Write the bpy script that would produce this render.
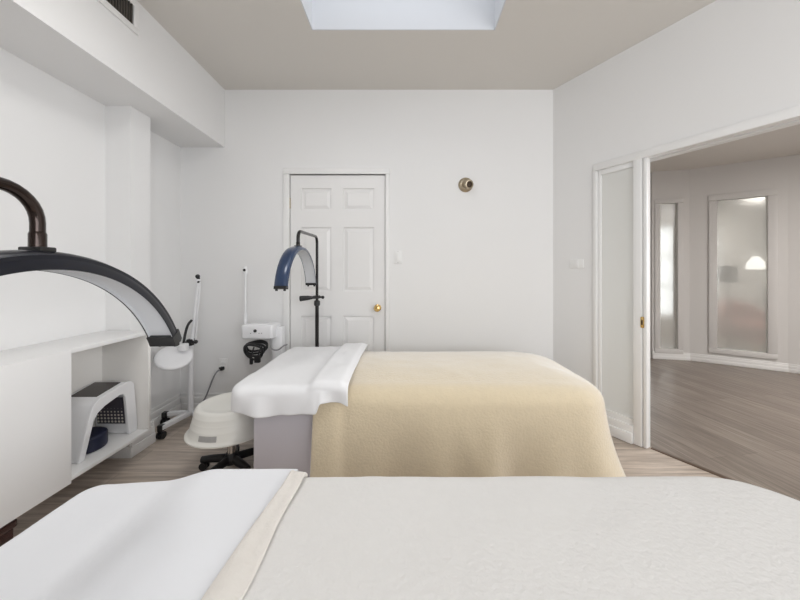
import bpy, bmesh, math, random
from mathutils import Vector, Matrix, noise
for _o in list(bpy.data.objects): bpy.data.objects.remove(_o)
SC = bpy.context.scene
COL = SC.collection
PI = math.pi
random.seed(4)

# ------------------------------------------------------------------ camera
CAMZ, F, CX, CY = 1.18, 320.0, 405.0, 272.0       # lens height, focal length and vanishing point for 800x600
cd = bpy.data.cameras.new('camera'); cam = bpy.data.objects.new('camera', cd); COL.objects.link(cam)
cam.location = (0, 0, CAMZ); cam.rotation_euler = (PI/2, 0, 0)
cd.sensor_width = 36; cd.lens = 36*F/800; cd.shift_x = -5/800; cd.shift_y = -28/800; cd.clip_start = .02
SC.camera = cam

# ------------------------------------------------------------------ light and exposure
SC.view_settings.view_transform = 'Standard'; SC.view_settings.look = 'None'
SC.view_settings.gamma = 1; SC.view_settings.use_curve_mapping = False
SC.view_settings.exposure = -0.05
W = bpy.data.worlds.new('daylight'); SC.world = W; W.use_nodes = True
W.node_tree.nodes['Background'].inputs[0].default_value = (.86, .93, 1, 1)
W.node_tree.nodes['Background'].inputs[1].default_value = .6
def area(name, loc, rot, sx, sy, power, col=(1, 1, 1)):
    l = bpy.data.lights.new(name, 'AREA'); l.shape = 'RECTANGLE'; l.size = sx; l.size_y = sy; l.energy = power; l.color = col
    o = bpy.data.objects.new(name, l); COL.objects.link(o); o.location = loc; o.rotation_euler = rot
    return o
area('skylight_daylight', (0, 1.49, 3.30), (0, 0, 0), 1.1, 1.1, 4.6, (.96, .98, 1))
area('added_rear_fill', (1.9, -1.9, 1.65), (PI/2, 0, 0), 3.0, 1.7, 86, (.955, .975, 1))  # fill through the window added behind the camera
area('added_hall_end_fill', (9.25, 2.0, 1.45), (PI/2, 0, PI/2), 3.0, 1.5, 170, (.955, .975, 1))  # fill from the right, through an added window at the hall's end
area('added_panel_fill', (-.65, .95, 2.655), (0, 0, 0), .5, .5, 8.5, (1, .99, .97))  # fill light of the added ceiling panel
area('back_room_window_daylight', (5.1, 6.55, 1.2), (-PI/2, 0, 0), 2.2, 1.8, 26, (.95, .98, 1))

# ------------------------------------------------------------------ materials
def mat(name, col, rough=.5, metal=0, bump=0, bscale=60, bdist=.002, sheen=0, var=0, vscale=4, spec=.5, emit=0, coat=0, sheen_tint=(1, 1, 1)):
    m = bpy.data.materials.new(name); m.use_nodes = True; nt = m.node_tree; N = nt.nodes; L = nt.links
    b = N['Principled BSDF']
    b.inputs['Base Color'].default_value = (*col, 1); b.inputs['Roughness'].default_value = rough
    b.inputs['Metallic'].default_value = metal; b.inputs['Specular IOR Level'].default_value = spec
    if coat: b.inputs['Coat Weight'].default_value = coat; b.inputs['Coat Roughness'].default_value = .15
    if sheen:
        b.inputs['Sheen Weight'].default_value = sheen; b.inputs['Sheen Roughness'].default_value = .6 if sheen > .8 else .4
        b.inputs['Sheen Tint'].default_value = (*sheen_tint, 1)
    if emit:
        b.inputs['Emission Color'].default_value = (*col, 1); b.inputs['Emission Strength'].default_value = emit
    tc = N.new('ShaderNodeTexCoord')
    if var:
        n = N.new('ShaderNodeTexNoise'); n.inputs['Scale'].default_value = vscale; n.inputs['Detail'].default_value = 4
        mx = N.new('ShaderNodeMix'); mx.data_type = 'RGBA'
        mx.inputs['A'].default_value = (*[c*(1-var) for c in col], 1); mx.inputs['B'].default_value = (*[min(1, c*(1+var)) for c in col], 1)
        L.new(tc.outputs['Object'], n.inputs['Vector']); L.new(n.outputs['Fac'], mx.inputs['Factor']); L.new(mx.outputs['Result'], b.inputs['Base Color'])
    if bump:
        n = N.new('ShaderNodeTexNoise'); n.inputs['Scale'].default_value = bscale; n.inputs['Detail'].default_value = 5
        bp = N.new('ShaderNodeBump'); bp.inputs['Strength'].default_value = bump; bp.inputs['Distance'].default_value = bdist
        L.new(tc.outputs['Object'], n.inputs['Vector']); L.new(n.outputs['Fac'], bp.inputs['Height']); L.new(bp.outputs['Normal'], b.inputs['Normal'])
    return m

def planks(name, rot, c1, c2, cm, rough=.38):
    m = bpy.data.materials.new(name); m.use_nodes = True; nt = m.node_tree; N = nt.nodes; L = nt.links
    b = N['Principled BSDF']; b.inputs['Roughness'].default_value = rough
    tc = N.new('ShaderNodeTexCoord'); mp = N.new('ShaderNodeMapping'); mp.inputs['Rotation'].default_value = (0, 0, rot)
    L.new(tc.outputs['Object'], mp.inputs['Vector'])
    br = N.new('ShaderNodeTexBrick'); br.offset = .37; br.offset_frequency = 2
    br.inputs['Scale'].default_value = 1; br.inputs['Brick Width'].default_value = 1.22; br.inputs['Row Height'].default_value = .125
    br.inputs['Mortar Size'].default_value = .0012; br.inputs['Mortar Smooth'].default_value = .3; br.inputs['Bias'].default_value = 0
    br.inputs['Color1'].default_value = (*c1, 1); br.inputs['Color2'].default_value = (*c2, 1); br.inputs['Mortar'].default_value = (*cm, 1)
    L.new(mp.outputs['Vector'], br.inputs['Vector'])
    m2 = N.new('ShaderNodeMapping'); m2.inputs['Scale'].default_value = (1.1, 17, 1); L.new(mp.outputs['Vector'], m2.inputs['Vector'])
    n = N.new('ShaderNodeTexNoise'); n.inputs['Scale'].default_value = 2.2; n.inputs['Detail'].default_value = 7; n.inputs['Roughness'].default_value = .65
    n.inputs['Distortion'].default_value = .4
    L.new(m2.outputs['Vector'], n.inputs['Vector'])
    r = N.new('ShaderNodeValToRGB'); r.color_ramp.elements[0].position = .33; r.color_ramp.elements[0].color = (.52, .48, .45, 1)
    r.color_ramp.elements[1].position = .66; r.color_ramp.elements[1].color = (1.12, 1.1, 1.08, 1)
    L.new(n.outputs['Fac'], r.inputs['Fac'])
    mx = N.new('ShaderNodeMix'); mx.data_type = 'RGBA'; mx.blend_type = 'MULTIPLY'; mx.inputs['Factor'].default_value = .85
    L.new(br.outputs['Color'], mx.inputs['A']); L.new(r.outputs['Color'], mx.inputs['B']); L.new(mx.outputs['Result'], b.inputs['Base Color'])
    bp = N.new('ShaderNodeBump'); bp.inputs['Strength'].default_value = .12; bp.inputs['Distance'].default_value = .001
    L.new(n.outputs['Fac'], bp.inputs['Height']); L.new(bp.outputs['Normal'], b.inputs['Normal'])
    return m

def frosted(name, col, rough, diffuse):
    m = bpy.data.materials.new(name); m.use_nodes = True; nt = m.node_tree; N = nt.nodes; L = nt.links
    b = N['Principled BSDF']; b.inputs['Base Color'].default_value = (*col, 1); b.inputs['Roughness'].default_value = rough
    b.inputs['Transmission Weight'].default_value = 1; b.inputs['IOR'].default_value = 1.35
    t = N.new('ShaderNodeBsdfTranslucent'); t.inputs['Color'].default_value = (*col, 1)
    d = N.new('ShaderNodeBsdfDiffuse'); d.inputs['Color'].default_value = (*col, 1)
    m1 = N.new('ShaderNodeMixShader'); m1.inputs[0].default_value = .5; L.new(t.outputs[0], m1.inputs[1]); L.new(d.outputs[0], m1.inputs[2])
    m2 = N.new('ShaderNodeMixShader'); m2.inputs[0].default_value = diffuse
    L.new(b.outputs[0], m2.inputs[1]); L.new(m1.outputs[0], m2.inputs[2])
    L.new(m2.outputs[0], N['Material Output'].inputs['Surface'])
    return m

def clear_pane(name):
    m = bpy.data.materials.new(name); m.use_nodes = True; nt = m.node_tree; N = nt.nodes; L = nt.links
    t = N.new('ShaderNodeBsdfTransparent'); g = N.new('ShaderNodeBsdfGlossy'); g.inputs['Roughness'].default_value = .05
    x = N.new('ShaderNodeMixShader'); x.inputs[0].default_value = .06
    L.new(t.outputs[0], x.inputs[1]); L.new(g.outputs[0], x.inputs[2]); L.new(x.outputs[0], N['Material Output'].inputs['Surface'])
    return m

def mesh_dots(name):
    m = bpy.data.materials.new(name); m.use_nodes = True; nt = m.node_tree; N = nt.nodes; L = nt.links
    b = N['Principled BSDF']; b.inputs['Roughness'].default_value = .35
    tc = N.new('ShaderNodeTexCoord'); v = N.new('ShaderNodeTexVoronoi'); v.inputs['Scale'].default_value = 48; v.inputs['Randomness'].default_value = 0
    r = N.new('ShaderNodeValToRGB'); r.color_ramp.elements[0].position = .28; r.color_ramp.elements[0].color = (.62, .58, .52, 1)
    r.color_ramp.elements[1].position = .36; r.color_ramp.elements[1].color = (.05, .045, .06, 1)
    L.new(tc.outputs['Object'], v.inputs['Vector']); L.new(v.outputs['Distance'], r.inputs['Fac']); L.new(r.outputs['Color'], b.inputs['Base Color'])
    return m

M = dict(
    wall=mat('wall_paint', (.865, .86, .855), .75, bump=.08, bscale=180, bdist=.001, spec=.25),
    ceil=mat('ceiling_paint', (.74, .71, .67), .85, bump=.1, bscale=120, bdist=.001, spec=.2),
    shaft=mat('shaft_paint_dimmed', (.70, .71, .735), .8, bump=.05, bscale=150, bdist=.001, spec=.2),  # shaft walls darkened in the colour to offset the close skylight
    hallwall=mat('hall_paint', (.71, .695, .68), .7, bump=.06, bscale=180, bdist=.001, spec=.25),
    trim=mat('gloss_trim_paint', (.88, .875, .865), .35, bump=.03, bscale=30, bdist=.001),
    door=mat('door_paint', (.87, .86, .85), .4, bump=.03, bscale=40, bdist=.001),
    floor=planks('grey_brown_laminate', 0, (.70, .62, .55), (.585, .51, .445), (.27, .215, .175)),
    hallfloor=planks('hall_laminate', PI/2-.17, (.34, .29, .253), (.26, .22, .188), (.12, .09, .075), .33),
    thresh=mat('threshold_metal', (.16, .11, .08), .4, .3, var=.1),
    frost=frosted('frosted_glass', (.90, .905, .89), .5, .8),
    frost2=frosted('etched_glass', (.90, .89, .85), .21, .3),
    pane=clear_pane('window_glass'),
    lam=mat('white_laminate', (.89, .885, .88), .32, bump=.02, bscale=25, bdist=.001),
    lam_in=mat('white_laminate_inside', (.86, .84, .81), .5, bump=.02, bscale=25, bdist=.001),
    plastic=mat('white_plastic', (.84, .84, .855), .3, bump=.02, bscale=80, bdist=.0005, coat=.2),
    cream_plastic=mat('cream_plastic', (.86, .845, .79), .35, bump=.03, bscale=50, bdist=.0008, coat=.15),
    grey_label=mat('grey_label', (.45, .44, .43), .5, var=.1, vscale=60),
    black=mat('black_plastic', (.012, .012, .013), .4, bump=.03, bscale=90, bdist=.0005),
    blackmetal=mat('black_metal', (.015, .013, .013), .22, .6, var=.2, vscale=20, coat=.3),
    bronze=mat('dark_bronze_metal', (.035, .022, .018), .16, .85, var=.2, vscale=20, coat=.4),
    navy=mat('navy_shell', (.015, .037, .095), .3, .15, bump=.02, bscale=120, bdist=.0005, coat=.5),
    midnight=mat('midnight_shell', (.004, .005, .012), .28, 0, bump=.02, bscale=120, bdist=.0005, coat=.12, spec=.35),
    edge=mat('dark_shell_edge', (.006, .006, .009), .4, 0, var=.1, spec=.3),
    diffuser=mat('led_diffuser', (.66, .67, .69), .4, bump=.02, bscale=200, bdist=.0005),
    chrome=mat('chrome', (.75, .72, .69), .14, 1, var=.05),
    brass=mat('brass', (.72, .50, .20), .2, 1, var=.1, vscale=30),
    aged=mat('aged_brass', (.46, .39, .29), .3, 1, var=.2, vscale=40),
    hole=mat('dark_hole', (.05, .03, .015), .7, var=.2, vscale=50),
    darkwood=mat('dark_mahogany', (.035, .008, .007), .25, var=.35, vscale=8, coat=.5),
    upholstery=mat('lilac_grey_vinyl', (.72, .685, .73), .5, bump=.05, bscale=150, bdist=.0008),
    foam=mat('cream_mattress', (.75, .72, .66), .8, bump=.1, bscale=60),
    sheet=mat('white_sheet', (.87, .88, .91), .85, bump=.18, bscale=35, bdist=.003, sheen=.1),
    sheet2=mat('offwhite_sheet', (.89, .89, .90), .85, bump=.18, bscale=35, bdist=.003, sheen=.1),
    fleece_beige=mat('beige_fleece', (.72, .605, .42), .95, bump=.6, bscale=90, bdist=.005, sheen=1.0, var=.05, vscale=30, spec=.1),
    fleece_cream=mat('cream_fleece', (.80, .785, .765), .95, bump=.45, bscale=90, bdist=.005, sheen=.3, var=.02, vscale=40, spec=.1),
    fleece_edge=mat('cream_fleece_edge', (.80, .76, .71), .95, bump=.6, bscale=90, bdist=.004, sheen=.3, var=.03, vscale=40, spec=.1),
    cushion=mat('navy_cushion', (.008, .011, .035), .5, bump=.1, bscale=120, bdist=.001),
    screen=mat('dark_control_panel', (.03, .022, .02), .15, var=.4, vscale=40),
    dots=mesh_dots('led_mesh'),
    slat=mat('vent_slat_metal', (.13, .115, .10), .5, .3, var=.1),
    ventdark=mat('vent_shadow', (.02, .018, .016), .8, var=.2),
    cable=mat('grey_cable', (.28, .28, .29), .45, var=.1),
    pink=mat('dusty_pink_fabric', (.50, .25, .22), .9, bump=.2, bscale=90),
    greyfab=mat('grey_lampshade', (.22, .22, .23), .8, var=.1),
    lampwhite=mat('added_lamp_glow', (.95, .95, .93), .4, emit=1.6),  # glow shared by the added lamps and the bright stand-in
)

# ------------------------------------------------------------------ helpers
ORG = {}
def new(): return bmesh.new()
def fin(bm, bev=0, seg=2):
    return bm
def box(bm, x0, x1, y0, y1, z0, z1, bev=0, seg=2):
    t = bmesh.new(); bmesh.ops.create_cube(t, size=1)
    for v in t.verts: v.co = Vector(((x0+x1)/2+v.co.x*(x1-x0), (y0+y1)/2+v.co.y*(y1-y0), (z0+z1)/2+v.co.z*(z1-z0)))
    if bev: bmesh.ops.bevel(t, geom=t.edges[:], offset=bev, segments=seg, affect='EDGES', profile=.5)
    join(bm, t)
def join(bm, t):
    me = bpy.data.meshes.new('tmp'); t.to_mesh(me); t.free(); bm.from_mesh(me); bpy.data.meshes.remove(me)
def obox(bm, p, d, n, u0, u1, o0, o1, z0, z1, bev=0):
    """box in a plan frame: origin p, along d, outward n"""
    t = bmesh.new(); bmesh.ops.create_cube(t, size=1)
    for v in t.verts:
        u = (u0+u1)/2+v.co.x*(u1-u0); o = (o0+o1)/2+v.co.y*(o1-o0); z = (z0+z1)/2+v.co.z*(z1-z0)
        v.co = Vector((p[0]+d[0]*u+n[0]*o, p[1]+d[1]*u+n[1]*o, z))
    bmesh.ops.recalc_face_normals(t, faces=t.faces[:])
    if bev: bmesh.ops.bevel(t, geom=t.edges[:], offset=bev, segments=2, affect='EDGES', profile=.5)
    join(bm, t)
def tube(bm, pts, r, n=12, caps=True, smooth_path=0):
    pts = [Vector(p) for p in pts]
    for _ in range(smooth_path):
        q = [pts[0]]
        for a, b in zip(pts, pts[1:]): q += [a*.75+b*.25, a*.25+b*.75]
        q.append(pts[-1]); pts = q
    rs = r if isinstance(r, (list, tuple)) else [r]*len(pts)
    if len(rs) != len(pts): rs = [rs[0]]*len(pts)
    up = None; rings = []
    for i, p in enumerate(pts):
        a = pts[max(0, i-1)]; b = pts[min(len(pts)-1, i+1)]; t = (b-a).normalized()
        if up is None: up = Vector((0, 0, 1)) if abs(t.z) < .9 else Vector((1, 0, 0))
        s = t.cross(up).normalized(); up = s.cross(t).normalized()
        rings.append([bm.verts.new(p+s*rs[i]*math.cos(k*2*PI/n)+up*rs[i]*math.sin(k*2*PI/n)) for k in range(n)])
    for A, B in zip(rings, rings[1:]):
        for k in range(n): bm.faces.new((A[k], A[(k+1) % n], B[(k+1) % n], B[k]))
    if caps: bm.faces.new(rings[0][::-1]); bm.faces.new(rings[-1])
def lathe(bm, prof, c, axis=(0, 0, 1), n=36):
    """prof: (radius, height along axis) from c"""
    ax = Vector(axis).normalized(); s = ax.orthogonal().normalized(); t = ax.cross(s); c = Vector(c); rings = []
    for r, h in prof:
        rr = max(r, 1e-4)
        rings.append([bm.verts.new(c+ax*h+(s*math.cos(k*2*PI/n)+t*math.sin(k*2*PI/n))*rr) for k in range(n)])
    for A, B in zip(rings, rings[1:]):
        for k in range(n): bm.faces.new((A[k], A[(k+1) % n], B[(k+1) % n], B[k]))
    bm.faces.new(rings[0][::-1]); bm.faces.new(rings[-1])
def cyl(bm, p0, p1, r, n=20): tube(bm, [p0, p1], r, n)
def sphere(bm, c, r, sx=1, sy=1, sz=1):
    t = bmesh.new(); bmesh.ops.create_uvsphere(t, u_segments=20, v_segments=12, radius=r)
    for v in t.verts: v.co = Vector((c[0]+v.co.x*sx, c[1]+v.co.y*sy, c[2]+v.co.z*sz))
    join(bm, t)
def prism(bm, poly, axis, a0, a1):
    """poly: 2D points; axis 'x': points are (y,z); 'y': (x,z); 'z': (x,y)"""
    def P(p, a): return {'x': (a, p[0], p[1]), 'y': (p[0], a, p[1]), 'z': (p[0], p[1], a)}[axis]
    A = [bm.verts.new(P(p, a0)) for p in poly]; B = [bm.verts.new(P(p, a1)) for p in poly]; n = len(poly)
    bm.faces.new(A[::-1]); bm.faces.new(B)
    for k in range(n): bm.faces.new((A[k], A[(k+1) % n], B[(k+1) % n], B[k]))
def obj(name, bm, m, parent=None, label=None, smooth=40, kind=None, bevel=0, subsurf=0, solid=0, org=None):
    bmesh.ops.recalc_face_normals(bm, faces=bm.faces[:])
    if parent is not None: og = ORG[parent.name]
    elif org is not None: og = Vector(org)
    elif kind == 'structure': og = Vector((0, 0, 0))
    else:
        xs = [v.co for v in bm.verts]
        og = Vector(((min(c.x for c in xs)+max(c.x for c in xs))/2, (min(c.y for c in xs)+max(c.y for c in xs))/2, min(c.z for c in xs)))
    for v in bm.verts: v.co -= og
    me = bpy.data.meshes.new(name); bm.to_mesh(me); bm.free()
    me.materials.append(M[m])
    o = bpy.data.objects.new(name, me); COL.objects.link(o); ORG[o.name] = og
    if parent is not None: o.parent = parent
    else: o.location = og
    if smooth:
        for p in me.polygons: p.use_smooth = True
        if not subsurf: me.set_sharp_from_angle(angle=math.radians(smooth))
    if solid:
        s = o.modifiers.new('thickness', 'SOLIDIFY'); s.thickness = solid; s.offset = -1
    if bevel:
        b = o.modifiers.new('bevel', 'BEVEL'); b.width = bevel; b.segments = 3; b.limit_method = 'ANGLE'
    if subsurf:
        s = o.modifiers.new('smooth', 'SUBSURF'); s.levels = subsurf; s.render_levels = subsurf
    if label: o['label'] = label
    if kind: o['kind'] = kind
    return o
def thing(name, label, cat, loc, group=None):
    o = bpy.data.objects.new(name, None); COL.objects.link(o); o.location = loc; o.empty_display_size = .1
    ORG[o.name] = Vector(loc); o['label'] = label; o['category'] = cat
    if group: o['group'] = group
    return o
def tag(o, label, cat, group=None):
    o['label'] = label; o['category'] = cat
    if group: o['group'] = group
    return o
def struct(name, bm, m, parent=None, **k): return obj(name, bm, m, parent, kind=None if parent else 'structure', **k)

# ------------------------------------------------------------------ the treatment room
LW, BW, CH = -1.915, 2.73, 2.735
RB, RD, RN = (1.264, 2.73), (.5, -.866), (.866, .5)
REAR = -1.7
def S(s, o=0): return (RB[0]+RD[0]*s+RN[0]*o, RB[1]+RD[1]*s+RN[1]*o)
S_END = (BW-REAR)/.866
S0, S1, OPH = .36, 1.85, 1.965

bm = new(); prism(bm, [(LW-.15, REAR-.15), S(S_END+.15, .06), S(-.06, .06), (RB[0]-.1, BW+.15), (LW-.15, BW+.15)], 'z', -.1, 0)
struct('floor', bm, 'floor', smooth=0)
# ceiling with the skylight opening and its shaft
SX0, SX1, SY0, SY1 = -.60, .58, .87, 2.06
bm = new(); X1 = S(S_END)[0]+.1; Y0, Y1 = REAR-.12, BW+.12
box(bm, LW-.12, SX0, Y0, Y1, CH, CH+.12); box(bm, SX1, X1, Y0, Y1, CH, CH+.12)
box(bm, SX0, SX1, Y0, SY0, CH, CH+.12); box(bm, SX0, SX1, SY1, Y1, CH, CH+.12)
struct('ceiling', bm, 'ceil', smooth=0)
bm = new(); t = .06
box(bm, SX0-t, SX0, SY0-t, SY1+t, CH+.12, 3.35); box(bm, SX1, SX1+t, SY0-t, SY1+t, CH+.12, 3.35)
box(bm, SX0, SX1, SY0-t, SY0, CH+.12, 3.35); box(bm, SX0, SX1, SY1, SY1+t, CH+.12, 3.35)
for a in ((SX0-.001, SX0+.006, SY0, SY1), (SX1-.006, SX1+.001, SY0, SY1), (SX0, SX1, SY0, SY0+.006), (SX0, SX1, SY1-.006, SY1)):
    box(bm, *a, CH+.001, CH+.125)
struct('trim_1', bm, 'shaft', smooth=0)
bm = new(); box(bm, SX0-t, SX1+t, SY0-t, SY0, 3.35, 3.40); box(bm, SX0-t, SX1+t, SY1, SY1+t, 3.35, 3.40)
box(bm, SX0-t, SX0, SY0, SY1, 3.35, 3.40); box(bm, SX1, SX1+t, SY0, SY1, 3.35, 3.40)
w1 = struct('window_1', bm, 'trim', smooth=0)
bm = new(); box(bm, SX0, SX1, SY0, SY1, 3.37, 3.378); struct('window_pane', bm, 'pane', w1, smooth=0)

bm = new(); box(bm, LW-.12, LW, REAR-.12, BW+.12, 0, CH); struct('wall_left', bm, 'wall', smooth=0)
DX0, DX1, DH = -.981, -.171, 2.008
bm = new(); box(bm, LW, DX0-.005, BW, BW+.12, 0, CH); box(bm, DX1+.005, RB[0]+.1, BW, BW+.12, 0, CH); box(bm, DX0-.005, DX1+.005, BW, BW+.12, DH+.006, CH)
box(bm, DX0-.1, DX1+.1, BW+.12, BW+.14, 0, DH+.1)
struct('wall_back', bm, 'wall', smooth=0)
bm = new()
obox(bm, RB, RD, RN, 0, S0, 0, .12, 0, CH); obox(bm, RB, RD, RN, S0, S1, 0, .12, OPH, CH); obox(bm, RB, RD, RN, S1, S_END, 0, .12, 0, CH)
struct('wall_right', bm, 'wall', smooth=0)
# rear wall (behind the camera); its wide window is added to let in fill light
WX0, WX1, WZ0, WZ1 = .4, 3.4, .8, 2.5
bm = new(); xr = S(S_END)[0]+.05
box(bm, LW, WX0, REAR-.12, REAR, 0, CH); box(bm, WX1, xr, REAR-.12, REAR, 0, CH); box(bm, WX0, WX1, REAR-.12, REAR, 0, WZ0); box(bm, WX0, WX1, REAR-.12, REAR, WZ1, CH)
struct('wall_rear', bm, 'wall', smooth=0)
bm = new()
for x in (WX0, 1.875, WX1-.05): box(bm, x, x+.05, REAR-.09, REAR-.03, WZ0+.051, WZ1-.051, .004)
for z in (WZ0, WZ1-.05): box(bm, WX0, WX1, REAR-.09, REAR-.03, z, z+.05, .004)
w2 = struct('window_added_2', bm, 'trim')
bm = new(); box(bm, WX0, WX1, REAR-.063, REAR-.057, WZ0, WZ1); struct('window_pane', bm, 'pane', w2, smooth=0)
# bulkhead and column on the left wall
bm = new(); box(bm, LW, -1.537, REAR, BW, 2.243, CH); struct('wall_bulkhead', bm, 'wall', smooth=0)
CX0, CY0, CY1 = -1.754, 2.045, 2.205
bm = new(); box(bm, LW, CX0, CY0, CY1, 0, 2.243, 0); struct('wall_column', bm, 'wall', smooth=0)
# baseboards with stepped moulding
def base(bm, p, d, n, u0, u1, h=.15):
    obox(bm, p, d, n, u0, u1, 0, .022, 0, h*.45, .003); obox(bm, p, d, n, u0, u1, 0, .016, h*.44, h*.8, .003); obox(bm, p, d, n, u0, u1, 0, .01, h*.79, h, .003)
bm = new(); base(bm, (LW, 0), (0, 1), (1, 0), REAR, CY0-.003); base(bm, (LW, 0), (0, 1), (1, 0), CY1+.003, BW-.024)
base(bm, (LW, CY0), (1, 0), (0, -1), .024, CX0-LW+.02); base(bm, (CX0, 0), (0, 1), (1, 0), CY0-.02, CY1+.02); base(bm, (LW, CY1), (1, 0), (0, 1), .024, CX0-LW+.02)
struct('baseboard_left', bm, 'trim')
bm = new(); base(bm, (0, BW), (1, 0), (0, -1), LW, DX0-.065); base(bm, (0, BW), (1, 0), (0, -1), DX1+.065, RB[0]-.015)
struct('baseboard_back', bm, 'trim')
RNI = (-RN[0], -RN[1])
bm = new(); base(bm, RB, RD, RNI, .02, S0-.03); base(bm, RB, RD, RNI, S1+.06, S_END)
struct('baseboard_right', bm, 'trim')
# threshold strip in the doorway, trim round the doorway
bm = new(); obox(bm, RB, RD, RN, .70, S1, .03, .062, -.004, .005, .002); struct('trim_2', bm, 'thresh')
bm = new()
obox(bm, RB, RD, RN, S0-.016, S0+.010, -.012, .13, 0, OPH-.024, .003); obox(bm, RB, RD, RN, S0-.016, S1+.05, -.012, -.001, OPH-.023, OPH+.03, .003)
obox(bm, RB, RD, RN, S0, S1, 0, .045, OPH-.022, OPH+.002, .002); obox(bm, RB, RD, RN, S0, S1, .075, .13, OPH-.022, OPH+.002, .002)
obox(bm, RB, RD, RN, S1-.012, S1+.05, -.012, .13, 0, OPH-.024, .003)
struct('trim_3', bm, 'trim')
# sliding frosted-glass door, half out of its pocket
bm = new()
obox(bm, RB, RD, RN, .6155, .667, -.012, .04, .004, OPH-.02, .003); obox(bm, RB, RD, RN, .667, .674, .004, .04, .004, OPH-.02, .001); obox(bm, RB, RD, RN, .674, .694, -.006, .046, .004, OPH-.02, .003)
obox(bm, RB, RD, RN, .372, .392, .004, .04, .004, OPH-.02, .002)
obox(bm, RB, RD, RN, .392, .615, .004, .04, .006, .165, .002); obox(bm, RB, RD, RN, .372, .615, -.03, .004, .004, .075, .003); obox(bm, RB, RD, RN, .372, .615, -.016, .004, .074, .125, .003)
obox(bm, RB, RD, RN, .392, .615, .004, .04, OPH-.06, OPH-.02, .002)
d2 = struct('door_2', bm, 'trim')
bm = new(); obox(bm, RB, RD, RN, .390, .617, .018, .026, .16, OPH-.055); struct('frosted_pane', bm, 'frost', d2, smooth=0, label='frosted glass pane')
bm = new(); c = S(.670, -.008)
obox(bm, RB, RD, RN, .659, .681, -.016, -.005, .805, .88, .006); struct('pull_plate', bm, 'brass', d2, label='brass flush pull')
bm = new(); obox(bm, RB, RD, RN, .665, .675, -.019, -.013, .825, .86, .003); struct('pull_recess', bm, 'hole', d2)

# six-panel door in the back wall
bm = new(); Y = BW+.012
def px(x, y=BW): return (x-CX)*y/F
def pz(y, d=BW): return CAMZ-(y-CY)*d/F
xs = [DX0, px(301), px(331), px(343), px(374), DX1]
zs = [.012, .235, pz(316), pz(292), pz(227), pz(210), pz(187), DH]
zs = [.012, .20, pz(316), pz(292), pz(227), pz(210), pz(188), DH]
for a, b in ((0, 1), (2, 3), (4, 5)): box(bm, xs[a], xs[b], Y, Y+.04, zs[0], zs[-1])
for a, b in ((0, 1), (2, 3), (4, 5), (6, 7)):
    for c, d in ((1, 2), (3, 4)): box(bm, xs[c], xs[d], Y, Y+.04, zs[a], zs[b])
d1 = struct('door_1', bm, 'door', smooth=0)
for a, b in ((1, 2), (3, 4), (5, 6)):
    for c, d in ((1, 2), (3, 4)):
        bm = new(); x0, x1, z0, z1 = xs[c], xs[d], zs[a], zs[b]
        box(bm, x0, x1, Y+.014, Y+.034, z0, z1)
        q = [((x0+.012, z0+.012), (x1-.012, z1-.012), Y+.0145), ((x0+.04, z0+.04), (x1-.04, z1-.04), Y+.003)]
        r = [[bm.verts.new((p[i][0], q_y, p[j][1])) for i, j in ((0, 0), (1, 0), (1, 1), (0, 1))] for p, q_y in [((q[0][0], q[0][1]), q[0][2]), ((q[1][0], q[1][1]), q[1][2])]]
        for k in range(4): bm.faces.new((r[0][k], r[0][(k+1) % 4], r[1][(k+1) % 4], r[1][k]))
        bm.faces.new(r[1])
        struct('door_panel', bm, 'door', d1, smooth=0)
kx, kz = px(377.5), pz(308)
bm = new(); lathe(bm, [(.031, 0), (.031, .004), (.024, .009), (.011, .013), (.010, .032), (.018, .040), (.027, .050), (.028, .058), (.022, .068), (.008, .072)], (kx, Y, kz), (0, -1, 0), 28)
kn = struct('door_knob', bm, 'brass', d1, label='round brass knob')
for z in (pz(203), .25):
    bm = new(); cyl(bm, (DX0-.004, Y-.004, z-.045), (DX0-.004, Y-.004, z+.045), .007, 10); struct('hinge', bm, 'aged', d1)
bm = new()
for x0, x1 in ((DX0-.055, DX0-.004), (DX1+.004, DX1+.04)): box(bm, x0, x1, BW-.014, BW+.02, 0, DH+.005, .003)
box(bm, DX0-.055, DX1+.04, BW-.014, BW+.02, DH+.006, DH+.055, .004)
struct('trim_4', bm, 'trim')

# ------------------------------------------------------------------ the hall and the room beyond its glass
HC = 2.55
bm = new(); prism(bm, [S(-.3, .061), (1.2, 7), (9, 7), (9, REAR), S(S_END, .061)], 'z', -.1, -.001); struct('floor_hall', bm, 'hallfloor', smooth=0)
bm = new(); prism(bm, [S(-.3, .12), (1.2, 7), (9, 7), (9, REAR), S(S_END, .12)], 'z', HC, HC+.1); struct('ceiling_hall', bm, 'ceil', smooth=0)
A0, A1, B1, C1 = (3.375, 4.37), (3.80, 4.275), (4.52, 3.775), (5.6, 2.75)
def frame(p, q):
    d = Vector((q[0]-p[0], q[1]-p[1])); L = d.length; d /= L; n = Vector((-d.y, d.x))
    if n.y < 0: n = -n
    return tuple(d), tuple(n), L                       # n points away from the viewer
def hit(x, p, q):
    k = (x-CX)/F; t = (k*p[1]-p[0])/((q[0]-p[0])-k*(q[1]-p[1])); L = math.hypot(q[0]-p[0], q[1]-p[1])
    return t*L, p[1]+t*(q[1]-p[1])
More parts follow.
